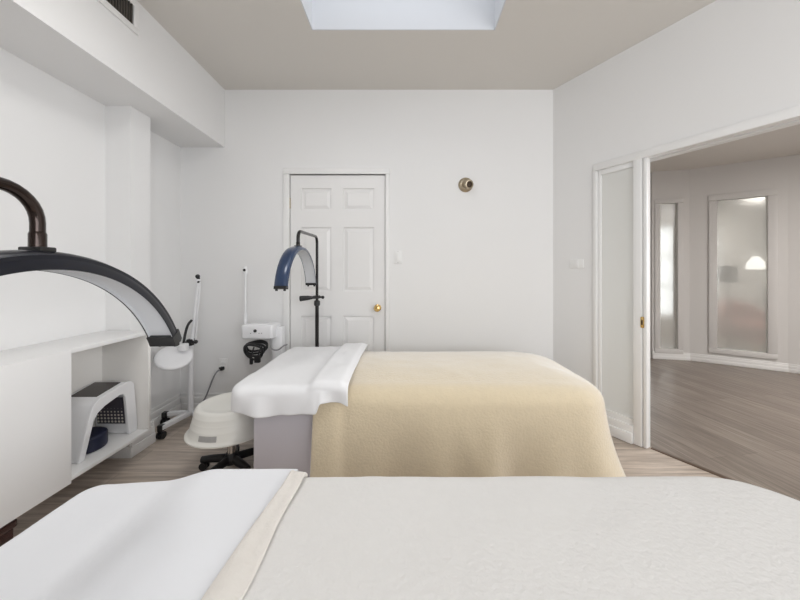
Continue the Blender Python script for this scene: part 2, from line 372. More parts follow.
def glazed(p, q, xa, xb, ya, yb, name, wname, fr):
    d, n, L = frame(p, q); u0, Y0 = hit(xa, p, q); u1, Y1 = hit(xb, p, q); Ym = (Y0+Y1)/2
    z1, z0 = pz(ya, Ym), pz(yb, Ym)
    bm = new(); obox(bm, p, d, n, 0, u0, 0, .1, 0, HC); obox(bm, p, d, n, u1, L, 0, .1, 0, HC); obox(bm, p, d, n, u0, u1, 0, .1, 0, z0); obox(bm, p, d, n, u0, u1, 0, .1, z1, HC)
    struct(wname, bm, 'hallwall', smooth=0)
    bm = new(); f = fr
    for a, b in ((u0-f, u0+.004), (u1-.004, u1+f)): obox(bm, p, d, n, a, b, -.018, .06, z0+.005, z1-.005, .003)
    for a, b in ((z0-.06, z0+.004), (z1-.004, z1+f)): obox(bm, p, d, n, u0-f, u1+f, -.018, .06, a, b, .004)
    w = struct(name, bm, 'hallwall')
    bm = new(); obox(bm, p, d, n, u0-.002, u1+.002, .02, .028, z0-.002, z1+.002); struct('frosted_pane', bm, 'frost2', w, smooth=0, label='frosted glass pane')
    return d, n
glazed(A0, A1, 659.5, 677.5, 203, 349, 'window_3', 'wall_hall', .06)
glazed(A1, B1, 716.5, 768, 198, 351, 'window_4', 'wall_hall_angled', .075)
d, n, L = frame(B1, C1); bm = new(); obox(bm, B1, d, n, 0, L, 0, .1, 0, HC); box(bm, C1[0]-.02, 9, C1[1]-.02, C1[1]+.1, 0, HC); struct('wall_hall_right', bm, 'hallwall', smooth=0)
bm = new()
for p, q in ((A0, A1), (A1, B1), (B1, C1)):
    d, n, L = frame(p, q); base(bm, p, d, (-n[0], -n[1]), 0, L, .1)
struct('baseboard_hall', bm, 'trim')
bm = new(); d, n, L = frame((1.5, 2.9), (2.45, 4.45)); obox(bm, (1.5, 2.9), d, n, .03, L, 0, .1, 0, HC)
box(bm, 2.4, 3.4, 4.40, 4.5, 2.05, HC)
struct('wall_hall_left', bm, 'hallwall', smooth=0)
bm = new(); box(bm, 9, 9.1, REAR, .5, 0, HC); box(bm, 9, 9.1, 3.5, 7, 0, HC); box(bm, 9, 9.1, .5, 3.5, 0, .7); box(bm, 9, 9.1, .5, 3.5, 2.2, HC); box(bm, xr, 9.1, REAR-.1, REAR, 0, HC); struct('wall_hall_end', bm, 'hallwall', smooth=0)
bm = new()
for y in (.5, 1.975, 3.45): box(bm, 9.02, 9.08, y, y+.05, .75, 2.15, .004)
for z in (.7, 2.15): box(bm, 9.02, 9.08, .5, 3.5, z, z+.05, .004)
w6 = struct('window_added_6', bm, 'trim')  # unseen window added to send daylight through the doorway
bm = new(); box(bm, 9.047, 9.053, .5, 3.5, .7, 2.2); struct('window_pane', bm, 'pane', w6, smooth=0)
# room beyond: left wall, far wall with a mullioned window
VX0, VX1, VZ0, VZ1, FY = 4.0, 6.2, .3, 2.1, 6.3
bm = new(); box(bm, 2.3, VX0, FY, FY+.12, 0, HC); box(bm, VX1, 9, FY, FY+.12, 0, HC); box(bm, VX0, VX1, FY, FY+.12, 0, VZ0); box(bm, VX0, VX1, FY, FY+.12, VZ1, HC); box(bm, 2.3, 2.4, 4.45, FY, 0, HC)
struct('wall_far', bm, 'hallwall', smooth=0)
bm = new()
for i in range(6): x = VX0+(VX1-VX0-.05)*i/5; box(bm, x, x+.05, FY+.03, FY+.08, VZ0, VZ1, .004)
for i in range(4): z = VZ0+(VZ1-VZ0-.04)*i/3; box(bm, VX0, VX1, FY+.035, FY+.075, z, z+.04, .004)
w5 = struct('window_5', bm, 'trim')
bm = new(); box(bm, VX0, VX1, FY+.05, FY+.056, VZ0, VZ1); struct('window_pane', bm, 'pane', w5, smooth=0)

# ------------------------------------------------------------------ bedding
def drape(x0, x1, yc, hw, cr, r, ztop, hem, crown, sgn=1, spine=.32, fn=None, ns=46, na=12, nz=9, nt=14, flare=.02, hemfn=None, topfn=None):
    """cloth over a bed: open at x0, wraps the sides and the rounded end x1; sgn=-1 mirrors it (end towards -x)"""
    path = []
    Lx = abs(x1-x0)
    for i in range(ns): path.append((i/ns*(Lx-cr), hw, 0, 1))
    for i in range(na+1):
        a = PI/2-i/na*PI/2; path.append((Lx-cr+cr*math.cos(a), hw-cr+cr*math.sin(a), math.cos(a), math.sin(a)))
    m = 18
    for i in range(1, m): path.append((Lx, (hw-cr)*(1-2*i/m), 1, 0))
    for i in range(na+1):
        a = -i/na*PI/2; path.append((Lx-cr+cr*math.cos(a), -hw+cr+cr*math.sin(a), math.cos(a), math.sin(a)))
    for i in range(1, ns+1): path.append(((Lx-cr)*(1-i/ns), -hw, 0, -1))
    bm = new(); rows = []
    for (u, v, nx, ny) in path:
        row = []; hz = hem if hemfn is None else hemfn(u, v)
        for k in range(nz):
            t = k/nz; z = hz+(ztop-r-hz)*t
            off = flare*(1-t)**.7
            if fn: off += fn(u, v, 1-t)
            row.append((u+nx*off, v+ny*off, z))
        for k in range(8):
            a = k/7*PI/2; off = -r+r*math.cos(a)
            if fn: off += fn(u, v, 0)
            row.append((u+nx*off, v+ny*off, ztop-r+r*math.sin(a)))
        bx, by = row[-1][0], row[-1][1]; sx = min(u, Lx-spine)
        for k in range(1, nt+1):
            t = k/nt; x = bx+(sx-bx)*t; y = by*(1-t)
            row.append((x, y, ztop+crown*(1-(1-t)**2)))
        rows.append([bm.verts.new((x0+sgn*p[0], yc+p[1], p[2]+(topfn(x0+sgn*p[0], yc+p[1], p[2]) if topfn else 0))) for p in row])
    for A, B in zip(rows, rows[1:]):
        for k in range(len(A)-1): bm.faces.new((A[k], A[k+1], B[k+1], B[k]))
    bmesh.ops.remove_doubles(bm, verts=bm.verts[:], dist=.0004)
    bmesh.ops.recalc_face_normals(bm, faces=bm.faces[:])
    return bm
def nz3(x, y, z, s, a): return a*noise.noise(Vector((x*s, y*s, z*s)))
def sstep(a, b, x):
    t = max(0, min(1, (x-a)/(b-a))); return t*t*(3-2*t)

def bed(yc, label):
    t = thing('treatment_bed', label, 'bed', (.1, yc, 0))
    bm = new(); box(bm, -.788, .93, yc-.39, yc+.37, .05, .47, .008); obj('base_cabinet', bm, 'upholstery', t, label='lilac grey base panel')
    bm = new(); box(bm, -.74, .90, yc-.36, yc+.34, 0, .05); obj('plinth', bm, 'upholstery', t, smooth=0)
    bm = new(); box(bm, -.855, .96, yc-.39, yc+.39, .47, .545, .06, 5); obj('mattress', bm, 'foam', t)
    return t
YA, YB = 2.05, .52
bed(YA, 'treatment bed in the middle of the room under the beige fleece blanket')
bed(YB, 'treatment bed closest to the viewer under the cream white fleece blanket')

# beige blanket on the middle bed
def foldsA(u, v, t):
    o = .0
    if v < 0:
        o += t*(.020*math.sin(u*9.5+.6)+.016*math.sin(u*21+1.3)*t)
        o += .034*(1-sstep(.118, .132, u))*(.35+.65*t)+.010*t*math.exp(-((u-.62)/.06)**2)+.026*t*math.exp(-((u-.90)/.05)**2)+.022*t*math.exp(-((u-.74-.12*t)/.045)**2)
    if u > 1.25: o += t*t*(.05*math.exp(-((v+.33)/.09)**2)+.02*math.sin(v*17))
    return o
def topA(x, y, z): return nz3(x, y, 0, 4, .006)+nz3(x, y, 3, 14, .0025)-.02*sstep(.8, 1.08, x)
b = obj('fleece_blanket', drape(-.466, 1.10, YA, .428, .19, .11, .590, .10, .03, 1, .34, foldsA, topfn=topA, flare=.022), 'fleece_beige', subsurf=1, solid=.010)
tag(b, 'beige fleece blanket spread over the middle bed and hanging down its side', 'blanket')
# white sheet on the middle bed
def topS(x, y, z):
    band = sstep(-.50, -.455, x)*(1-sstep(-.33, -.285, x)*.55)
    return band*.03*sstep(.45, .56, z)+nz3(x, y, 5, 6, .007)+nz3(x, y, 9, 17, .004)
def foldsS(u, v, t):
    return t*(.012*math.sin(u*23+v*5)+.008*math.sin(u*41+2))+.004
b = obj('bed_sheet', drape(-.285, -.89, YA, .452, .07, .045, .606, .472, .012, -1, .3, foldsS, topfn=topS, flare=.006, hemfn=lambda u, v: (.505 if u < .15 else .468)+.008*math.sin(u*13)), 'sheet2', subsurf=1, solid=.006)
tag(b, 'white sheet over the head of the middle bed with a folded band on the blanket', 'sheet')

# cream blanket and white sheet on the near bed
def topB(x, y, z): return nz3(x, y, 7, 4, .004)+nz3(x, y, 3, 16, .002)
def foldsB(u, v, t): return t*(.014*math.sin(u*10)+.01*math.sin(u*23))
cb = obj('fleece_blanket', drape(-.312, 1.07, YB, .432, .21, .04, .589, .12, .006, 1, .34, foldsB, topfn=topB, flare=.03), 'fleece_cream', subsurf=1, solid=.010)
tag(cb, 'cream white fleece blanket covering most of the bed closest to the viewer', 'blanket')
bm = new(); rows = []
for i in range(61):
    y = YB-.438+.876*i/60; yy = (y-YB)/.438
    xl = -.358+.022*sstep(.3, .95, yy)-.012*math.sin(y*6); xr_ = -.288+.003*math.sin(y*23)
    zz = .592-.03*sstep(.9, 1, abs(yy)); row = []
    for k in range(17):
        a = k/16*2*PI; cx_, hw_ = (xl+xr_)/2, (xr_-xl)/2
        ca, sa = math.cos(a), math.sin(a)
        xx = cx_+hw_*(abs(ca)**.7)*(1 if ca > 0 else -1); mid = .610 if xx < -.318 else .604
        row.append(bm.verts.new((xx, y, zz-.592+(mid+.006*abs(sa)**.8 if sa > 0 else mid-(.004 if xx < -.318 else .013)*abs(sa)**.8)+nz3(y, k*.2, 0, 12, .001))) if k < 16 else row[0])
    rows.append(row)
for A, B in zip(rows, rows[1:]):
    for k in range(16): bm.faces.new((A[k], A[k+1], B[k+1], B[k]))
bm.faces.new(rows[0][:16]); bm.faces.new(rows[-1][:16])
obj('folded_edge', bm, 'fleece_edge', cb, subsurf=1, label='folded back blanket edge')
def topSB(x, y, z): return (.014*sstep(-.9, -.62, x)+.032*sstep(-.70, -.55, x))*sstep(.45, .55, z)+nz3(x, y, 5, 5, .003)+nz3(x, y, 9, 15, .0015)
b = obj('bed_sheet', drape(-.316, -.938, YB, .438, .06, .025, .556, .44, .003, -1, .3, lambda u, v, t: t*(.01*math.sin(u*19)), topfn=topSB, flare=.004), 'sheet', subsurf=1, solid=.006)
tag(b, 'smooth white sheet over the head of the bed closest to the viewer', 'sheet')

# ------------------------------------------------------------------ half-moon lamps
def halfmoon(X, w, Yc, zpk, R, half, yp, zarm, xp, tr, label, clamp, tubemat, yaw=0, th=.022, shellmat='navy'):
    t = thing('half_moon_lamp', label, 'lamp', (xp, yp, 0)); zc = zpk-R; cy, sy = math.cos(yaw), math.sin(yaw)
    def sweep(bm, prof, a0, a1, n=64):
        rings = []
        for i in range(n+1):
            a = a0+(a1-a0)*i/n
            rings.append([bm.verts.new((X+x*cy-math.sin(a)*(R+q)*sy, Yc+x*sy+math.sin(a)*(R+q)*cy, zc+math.cos(a)*(R+q))) for x, q in prof])
        m = len(prof)
        for A, B in zip(rings, rings[1:]):
            for k in range(m): bm.faces.new((A[k], A[(k+1) % m], B[(k+1) % m], B[k]))
        bm.faces.new(rings[0]); bm.faces.new(rings[-1])
    h = w/2
    prof = []
    for i in range(17):                                             # rounded back of the shell
        a = PI*i/16; ca, sa = math.cos(a), math.sin(a); e = 2/2.7
        prof.append((-h*math.copysign(abs(ca)**e, ca), -th+th*abs(sa)**e))
    prof += [(h-.0016, -th-.0006), (h-.0028, -.0075), (-h+.0028, -.0075), (-h+.0016, -th-.0006)]
    bm = new(); sweep(bm, prof, -half, half); obj('shell', bm, shellmat, t, label='curved dark navy shell')
    bm = new(); w0, w1 = h-.0030, h-.0040
    sweep(bm, [(-w0, -th), (-w0, -.008), (w0, -.008), (w0, -th), (w1, -th), (w1, -th+.006), (-w1, -th+.006), (-w1, -th)], -half*.985, half*.985); obj('light_panel', bm, 'diffuser', t, label='white light panel')
    for s in (-1, 1):
        bm = new(); a = s*half; da = s*(.055 if clamp else .085)
        sweep(bm, [(-h-.0006, -th-.003), (-h-.0006, -.012), (-h+.004, .0006), (h-.004, .0006), (h+.0006, -.012), (h+.0006, -th-.003)], a-da, a, 4); e = obj('end_cap', bm, 'black', t)
        for q in (-.6, .6):
            bm = new(); c = Vector((X+q*h*cy-math.sin(a)*(R-.014)*sy, Yc+q*h*sy+math.sin(a)*(R-.014)*cy, zc+math.cos(a)*(R-.014))); dv = Vector((0, s*math.cos(a), -abs(math.sin(a))))
            cyl(bm, c, c+dv*.010, .007, 12); obj('rubber_foot', bm, 'black', e)
    bm = new(); box(bm, X-tr*1.95, X+tr*1.95, Yc-.012, Yc+.012, zpk-.003, zpk+.005, .002); obj('mount_plate', bm, 'black', t)
    bm = new(); lathe(bm, [(tr*1.15, 0), (tr*1.15, .022), (tr, .026)], (X, Yc, zpk+.003), n=20); obj('collar', bm, tubemat, t)
    bm = new(); rb = .05; pts = [(X, Yc, zpk+.02), (X, Yc, zarm-rb)]
    sg = 1 if yp > Yc else -1
    for i in range(1, 9): a = i/8*PI/2; pts.append((X, Yc+sg*rb*(1-math.cos(a)), zarm-rb+rb*math.sin(a)))
    x1 = xp; e = (x1, yp-sg*rb, zarm+.02)
    pts.append(e)
    for i in range(1, 7): a = i/6*PI/2; pts.append((x1, yp-sg*rb*(1-math.sin(a)), zarm+.02-rb*(1-math.cos(a))))
    pts.append((x1, yp, .9)); tube(bm, pts, tr, 16); obj('arm', bm, tubemat, t)
    bm = new(); cyl(bm, (xp, yp, .02), (xp, yp, .92), tr*1.35, 18); obj('pole', bm, 'blackmetal', t)
    bm = new(); lathe(bm, [(tr*1.6, 0), (tr*2.2, .006), (tr*2.2, .035), (tr*1.6, .045)], (xp, yp, .905-.245*(0 if clamp else 1)), n=20); k = obj('height_knob', bm, 'black', t)
    if clamp:
        bm = new(); z = pz(297, yp); cyl(bm, (xp-.02, yp-.03, z), (xp+.05, yp-.03, z+.002), .008, 10); box(bm, xp-.022, xp+.022, yp-.04, yp+.022, z-.012, z+.012, .003)
        sphere(bm, (xp+.055, yp-.03, z), .013)
        c = obj('phone_clamp', bm, 'black', t)
        bm = new(); tube(bm, [(xp-.02, yp-.03, z-.002), (xp-.06, yp-.035, z-.004), (xp-.125, yp-.04, z-.010)], [.010, .018, .022], 12); obj('clamp_grip', bm, 'black', c)
    bm = new(); box(bm, xp-.2, xp+.2, yp-.075, yp+.075, 0, .028, .012, 3); obj('base', bm, 'black', t)
    return t
halfmoon(-.685, .075, 2.05, 1.345, .305, math.radians(81), 2.6, 1.445, -.715, .011, 'black half moon lamp standing behind the middle bed before the white door', True, 'blackmetal')
halfmoon(-.574, .060, .50, 1.214, .342, math.radians(65.9), -.06, 1.306, -.574, .009, 'large dark half moon lamp arching over the near bed beside the cabinet', False, 'bronze', math.radians(3.5), .030, 'midnight')

# ------------------------------------------------------------------ wall cabinet
KX, KY0, KY1, KZ0, KZ1 = -1.617, .55, 2.035, .168, .807
t = thing('wall_cabinet', 'long low white cabinet fixed along the left wall with one open bay', 'cabinet', (LW+.15, 1.3, KZ0))
bm = new(); box(bm, LW+.002, KX, KY0, KY1+.004, KZ1-.022, KZ1, .0015); obj('top_board', bm, 'lam', t)
bm = new(); box(bm, LW+.002, KX, KY0, KY1, KZ0, KZ0+.02, .002); obj('bottom_board', bm, 'lam', t)
for y in (KY0, 1.04, 1.518): bm = new(); box(bm, LW+.002, KX-.02, y, y+.018, KZ0+.02, KZ1-.022); obj('divider', bm, 'lam_in', t, smooth=0)
bm = new(); box(bm, LW+.002, KX, KY1-.02, KY1, KZ0+.02, KZ1-.022, .001); obj('end_panel', bm, 'lam_in', t)
bm = new(); box(bm, LW+.002, LW+.008, KY0+.02, KY1-.02, KZ0+.02, KZ1-.022); obj('back_panel', bm, 'lam_in', t, smooth=0)
for y0, y1 in ((KY0+.002, 1.046), (1.05, 1.536)):
    bm = new(); box(bm, KX+.0005, KX+.016, y0, y1, KZ0-.002, KZ1-.0005, .0008); obj('door', bm, 'lam', t)

# light-therapy machine on the open shelf
SZ = KZ0+.02
mx0, mx1 = -1.895, -1.70
t = thing('light_therapy_machine', 'white arched light therapy machine with a dark top panel in the open cabinet bay', 'machine', (-1.8, 1.86, SZ))
outer = [(1.655, 0), (1.72, .24), (1.745, .287), (1.785, .312), (1.95, .325), (2.0, .322), (2.025, .30), (2.035, .27), (2.012, .1), (2.012, 0)]
outer = [(1.652, 0), (1.715, .225), (1.735, .268), (1.775, .292), (1.93, .322), (1.965, .318), (1.985, .295), (2.008, .06), (2.006, 0)]
inner = [(1.965, 0), (1.958, .06), (1.94, .245), (1.925, .268), (1.90, .272), (1.79, .248), (1.748, .225), (1.725, .19), (1.674, 0)]
def archbm(o, i, x0, x1):
    bm = new(); poly = [(p[0], SZ+.001+p[1]) for p in o]+[(p[0], SZ+.001+p[1]) for p in i]; prism(bm, poly, 'x', x0, x1); return bm
obj('arch_body', archbm(outer, inner, mx0, mx1), 'plastic', t, bevel=.006)
bm = new()                                            # front bezel, a thicker rim round the arch
o2 = [(p[0]+(-.004 if p[0] < 1.8 else .004), p[1]+(.003 if p[1] > .2 else 0)) for p in outer]
i2 = [(p[0]+(.006 if p[0] < 1.83 else -.012), max(0, p[1]-(.008 if p[1] > .1 else 0))) for p in inner]
prism(bm, [(p[0], SZ+.001+p[1]) for p in o2]+[(p[0], SZ+.001+p[1]) for p in i2], 'x', mx1, mx1+.018); obj('front_bezel', bm, 'plastic', t, bevel=.004)
bm = new(); prism(bm, [(1.785, SZ+.296), (1.935, SZ+.3265), (1.935, SZ+.3235), (1.785, SZ+.292)], 'x', mx0+.02, mx1-.02); obj('control_panel', bm, 'screen', t, smooth=0, label='dark control panel')
bm = new(); prism(bm, [(1.950, SZ+.07), (1.934, SZ+.235), (1.930, SZ+.235), (1.946, SZ+.07)], 'x', mx0+.025, mx1-.005); obj('light_grid', bm, 'dots', t, smooth=0, label='dotted light grid')
bm = new(); poly = [(1.76+.0, 0)]
pl = []
for i in range(25): a = i/24*2*PI; pl.append((-1.795+.095*math.cos(a), 1.795+.095*math.sin(a)))
prism(bm, pl[:-1], 'z', SZ+.001, SZ+.085)
c = obj('round_cushion', bm, 'cushion', bevel=.012); tag(c, 'dark navy round cushion under the arch of the white machine', 'cushion')

# dark wooden box on the floor below the cabinet
t = thing('wooden_box', 'dark mahogany wooden box on the floor below the white cabinet', 'box', (-1.75, 1.1, 0))
bm = new(); box(bm, -1.885, -1.652, .75, 1.352, .0, .10, .004); obj('box_body', bm, 'darkwood', t)
bm = new(); box(bm, -1.888, -1.644, .742, 1.36, .103, .135, .006); obj('lid', bm, 'darkwood', t)

# ------------------------------------------------------------------ rolling stool
sx, sy = -1.04, 1.92
t = thing('rolling_stool', 'round white plastic stool on black castors beside the middle bed', 'stool', (sx, sy, 0))
bm = new()
lathe(bm, [(.10, .275), (.215, .252), (.229, .246), (.236, .249), (.236, .256), (.226, .261), (.218, .269), (.209, .305), (.2075, .311), (.2055, .313), (.2, .338), (.199, .341), (.1975, .343), (.194, .368), (.193, .372), (.190, .376), (.186, .392), (.18, .401), (.167, .405), (.152, .403), (.135, .394), (.1, .389), (.06, .392), (.0, .393)], (sx, sy, 0), n=56)
obj('seat', bm, 'cream_plastic', t)
bm = new(); a0 = math.atan2(-1, -.08)
ring = []
for i in range(9):
    a = a0-.235+.47*i/8
    ring.append([bm.verts.new((sx+math.cos(a)*r, sy+math.sin(a)*r, z)) for r, z in ((.2185, .272), (.2125, .300), (.206, .300), (.206, .272))])
for A, B in zip(ring, ring[1:]):
    for k in range(4): bm.faces.new((A[k], A[(k+1) % 4], B[(k+1) % 4], B[k]))
bm.faces.new(ring[0]); bm.faces.new(ring[-1]); obj('name_plate', bm, 'grey_label', t, label='small grey plate')
bm = new(); cyl(bm, (sx, sy, .07), (sx, sy, .277), .024); obj('gas_lift', bm, 'chrome', t, label='chrome column')
bm = new(); lathe(bm, [(.05, .045), (.05, .07), (.036, .085), (.03, .1)], (sx, sy, 0), n=24); obj('hub', bm, 'black', t)
for i in range(5):
    a = math.radians(182+72*i); dx, dy = math.cos(a), math.sin(a)
    bm = new(); tube(bm, [(sx+dx*.03, sy+dy*.03, .066), (sx+dx*.11, sy+dy*.11, .064), (sx+dx*.175, sy+dy*.175, .058)], [.024, .022, .019], 10); l = obj('base_arm', bm, 'black', t)
    bm = new(); ex, ey = sx+dx*.16, sy+dy*.16
    for s in (-1, 1): cyl(bm, (ex-dy*.006*s, ey+dx*.006*s, .0235), (ex-dy*.02*s, ey+dx*.02*s, .0235), .0235, 18)
    cyl(bm, (ex, ey, .02), (ex, ey, .058), .007, 8); obj('castor', bm, 'black', l)

# ------------------------------------------------------------------ white magnifier lamp on a wheeled stand
mx, my = -1.675, 2.50
t = thing('magnifier_lamp', 'white magnifying lamp on a wheeled stand in the corner by the column', 'lamp', (mx, my, 0))
fz = .085
bm = new()
for p, q in (((mx, my+.02), (-1.725, 2.255)), ((mx, my+.02), (-1.46, 2.36)), ((mx-.05, my+.02), (mx+.16, my+.02))):
    d = Vector((q[0]-p[0], q[1]-p[1])); L = d.length; d /= L; obox(bm, p, tuple(d), (-d.y, d.x), 0, L, -.02, .02, fz-.02, fz+.012, .004)
d = Vector((-1.86-mx, 2.47-my)); L = d.length; d /= L; obox(bm, (mx, my+.01), tuple(d), (-d.y, d.x), 0, L, -.018, .018, fz-.02, fz+.012, .004)
bs = obj('base', bm, 'plastic', t)
for x, y in ((-1.725, 2.265), (-1.852, 2.472), (-1.475, 2.368), (mx+.15, my+.02)):
    bm = new(); cyl(bm, (x, y, .02), (x, y, fz-.01), .008, 8)
    for s in (-1, 1): cyl(bm, (x+.005*s, y, .026), (x+.02*s, y, .026), .026, 18)
    box(bm, x-.018, x+.018, y-.018, y+.018, fz-.03, fz+.014, .003); obj('castor', bm, 'black', bs)
zp = pz(338, my)
bm = new(); cyl(bm, (mx, my, fz), (mx, my, zp), .019, 16); obj('pole', bm, 'plastic', t)
def at(x, y, d): return Vector(((x-CX)*d/F, d, CAMZ-(y-CY)*d/F))
a, b = at(191.5, 345, my-.03), at(198.5, 279, my-.06)
bm = new(); tube(bm, [a, b], .013, 12); tube(bm, [a+Vector((.028, 0, .0)), b+Vector((.012, 0, -.02))], .006, 8); ar = obj('upper_arm', bm, 'plastic', t)
bm = new(); tube(bm, [b+Vector((0, 0, -.03)), b+Vector((-.003, 0, .02))], .012, 10); sphere(bm, b+Vector((0, -.01, .02)), .016); obj('arm_joint', bm, 'black', ar)
bm = new(); p = at(191, 342, my-.03); cyl(bm, p+Vector((-.03, -.02, 0)), p+Vector((.045, -.02, .005)), .010, 10); box(bm, p.x-.02, p.x+.02, p.y-.03, p.y+.025, p.z-.025, p.z+.025, .006); sphere(bm, p+Vector((.05, -.02, .006)), .015); obj('elbow_knob', bm, 'black', t)
bm = new(); tube(bm, [at(192, 320, 2.42), at(188, 324, 2.40), at(185, 334, 2.39), at(183.5, 344, 2.38)], .009, 10, smooth_path=2); obj('spring_arm', bm, 'black', t)
hc = at(174, 357.5, 2.34); ax = Vector((.33, -.45, .83)).normalized()
bm = new(); lathe(bm, [(.085, -.022), (.105, -.018), (.117, -.006), (.119, .004), (.115, .012), (.105, .018), (.07, .021), (0, .022)], hc, ax, 44); hd = obj('lamp_head', bm, 'plastic', t, label='round white lamp head')
bm = new(); q = at(183.5, 346, 2.37); box(bm, q.x-.03, q.x+.03, q.y-.025, q.y+.02, q.z-.035, q.z+.02, .008); obj('head_bracket', bm, 'plastic', hd)

# ------------------------------------------------------------------ facial machine on a stand behind the bed's head
dy = 2.60
t = thing('facial_machine', 'small white facial machine on a slim stand left of the door', 'machine', (px(262, dy), dy, 0))
x0, x1 = px(247, dy), px(277.5, dy); zt, zb = pz(323, dy), pz(337, dy)
bm = new(); box(bm, x0, x1, dy-.1, dy+.07, zb, zt, .018, 4); obj('housing', bm, 'plastic', t)
bm = new(); box(bm, x0+.03, x1-.05, dy-.08, dy+.0, zt-.001, zt+.004, .002); obj('top_panel', bm, 'plastic', t)
bm = new(); c = ((x0+x1)/2-.01, dy-.10, (zt+zb)/2+.012); lathe(bm, [(.012, 0), (.012, .008), (.009, .012)], c, (0, -1, 0), 16); obj('dial', bm, 'black', t, label='black dial')
for q in (-.035, .03, .05): bm = new(); lathe(bm, [(.004, 0), (.004, .004)], (c[0]+q, c[1]+.001, c[2]-.02), (0, -1, 0), 10); obj('button', bm, 'cable', t)
bm = new(); px0 = px(243.5, dy); cyl(bm, (px0, dy+.03, zt-.02), (px0, dy+.03, pz(272, dy)), .010, 12); cyl(bm, (px0, dy+.03, zt-.02), (px0, dy+.03, zt+.07), .017, 12); pl_ = obj('pole', bm, 'plastic', t, label='thin white pole')
bm = new(); lathe(bm, [(.016, -.02), (.018, 0), (.018, .035), (.012, .045)], (px0, dy+.03, pz(272, dy)), n=16); obj('pole_cap', bm, 'plastic', pl_)
bm = new(); sphere(bm, (px0+.002, dy+.008, pz(270, dy)), .011); obj('cap_knob', bm, 'black', pl_)
xc = px(279, dy); bm = new(); box(bm, xc-.055, xc+.03, dy-.02, dy+.06, .03, zt-.03, .012, 3); obj('column', bm, 'plastic', t)
bm = new(); box(bm, xc-.2, xc+.08, dy-.07, dy+.09, 0, .035, .01); obj('base', bm, 'plastic', t)
bm = new(); tube(bm, [at(271, 337, dy-.09), at(270.5, 347, dy-.1), at(273, 350, dy-.1), at(279, 350, dy-.09), at(283, 346, dy-.08), at(287, 344.5, dy-.04)], .006, 8, smooth_path=2); obj('hose', bm, 'cable', t, label='grey hose')
# coiled mains lead hung under the machine
k = thing('power_cord', 'black power cord coiled and hung under the white facial machine', 'cord', (px(256, dy), dy-.12, pz(362, dy)))
bm = new(); cc = at(256.5, 346, dy-.05)
for j in range(4):
    pts = []
    for i in range(33):
        a = i/32*2*PI; rx, rz = .084-.006*j+.004*math.sin(3*a+j), .036+.006*math.sin(2*a+j)
        pts.append(cc+Vector((math.cos(a)*rx+.004*math.sin(j*2), -.016*j+.02*math.sin(a+j), math.sin(a)*rz-.004*j-(.018*j if math.sin(a) < 0 else 0)*abs(math.sin(a)))))
    tube(bm, pts, .0088, 8)
tube(bm, [at(254, 347, dy-.1), at(252, 353, dy-.12), at(251.5, 358, dy-.12)], .005, 8, smooth_path=1)
tube(bm, [at(262, 346, dy-.1), at(259, 352, dy-.11), at(258, 356, dy-.11)], .005, 8, smooth_path=1)
obj('lead', bm, 'black', k)
bm = new(); p = at(257.5, 358.5, dy-.11); box(bm, p.x-.022, p.x+.022, p.y-.014, p.y+.014, p.z-.032, p.z+.026, .006); obj('plug', bm, 'black', k)
bm = new(); p = at(251.3, 361, dy-.12); box(bm, p.x-.011, p.x+.011, p.y-.01, p.y+.01, p.z-.026, p.z+.022, .004); obj('connector', bm, 'black', k)

# ------------------------------------------------------------------ wall fittings
def switch(p, d, n, z, label, w=.07, h=.115):
    t = thing('light_switch', label, 'switch', (p[0], p[1], z-h/2))
    bm = new(); obox(bm, p, d, n, -w/2, w/2, 0, .007, z-h/2, z+h/2, .0025); obj('plate', bm, 'trim', t)
    bm = new(); obox(bm, p, d, n, -.017, .017, .006, .011, z-.034, z+.034, .002); obj('rocker', bm, 'trim', t)
    for s in (-1, 1): bm = new(); q = (p[0]+n[0]*.0065, p[1]+n[1]*.0065, z+s*h*.42); lathe(bm, [(.0035, 0), (.0025, .0015)], q, (n[0], n[1], 0), 10); obj('screw', bm, 'grey_label', t)
switch((px(398), BW), (1, 0), (0, -1), pz(257), 'white light switch on the back wall beside the white door')
q = S(.21); switch(q, RD, RNI, 1.245, 'white light switch on the right wall beside the frosted glass', .115, .07)
ox, oz = px(223.5), pz(365)
t = thing('wall_outlet', 'white wall outlet low on the back wall left of the bed', 'outlet', (ox, BW, oz-.057))
bm = new(); box(bm, ox-.036, ox+.036, BW-.007, BW, oz-.058, oz+.058, .0025); obj('plate', bm, 'trim', t)
for s in (-1, 1): bm = new(); box(bm, ox-.017, ox+.017, BW-.0095, BW-.006, oz+s*.022-.015, oz+s*.022+.015, .003); obj('socket', bm, 'trim', t)
t = thing('power_cord', 'grey power cord plugged into the wall outlet and trailing to the floor', 'cord', (ox-.1, BW-.05, 0))
bm = new(); box(bm, ox-.016, ox+.016, BW-.045, BW-.008, oz-.036, oz-.008, .005); obj('plug', bm, 'black', t, label='black plug')
bm = new(); tube(bm, [(ox-.005, BW-.042, oz-.024), (ox-.035, BW-.06, oz-.05), (ox-.075, BW-.06, oz-.15), (ox-.12, BW-.055, oz-.26), (ox-.16, BW-.06, .06), (ox-.2, BW-.1, .006), (ox-.14, BW-.16, .006)], .006, 8, smooth_path=3); obj('lead', bm, 'cable', t)
fx, fz_ = px(465.5), pz(185)
t = thing('wall_fitting', 'round brass wall fitting with a dark hole high on the back wall', 'fitting', (fx, BW, fz_))
bm = new(); lathe(bm, [(.062, 0), (.062, .006), (.056, .012), (.045, .018), (.036, .022)], (fx, BW, fz_), (0, -1, 0), 40); obj('rose', bm, 'aged', t)
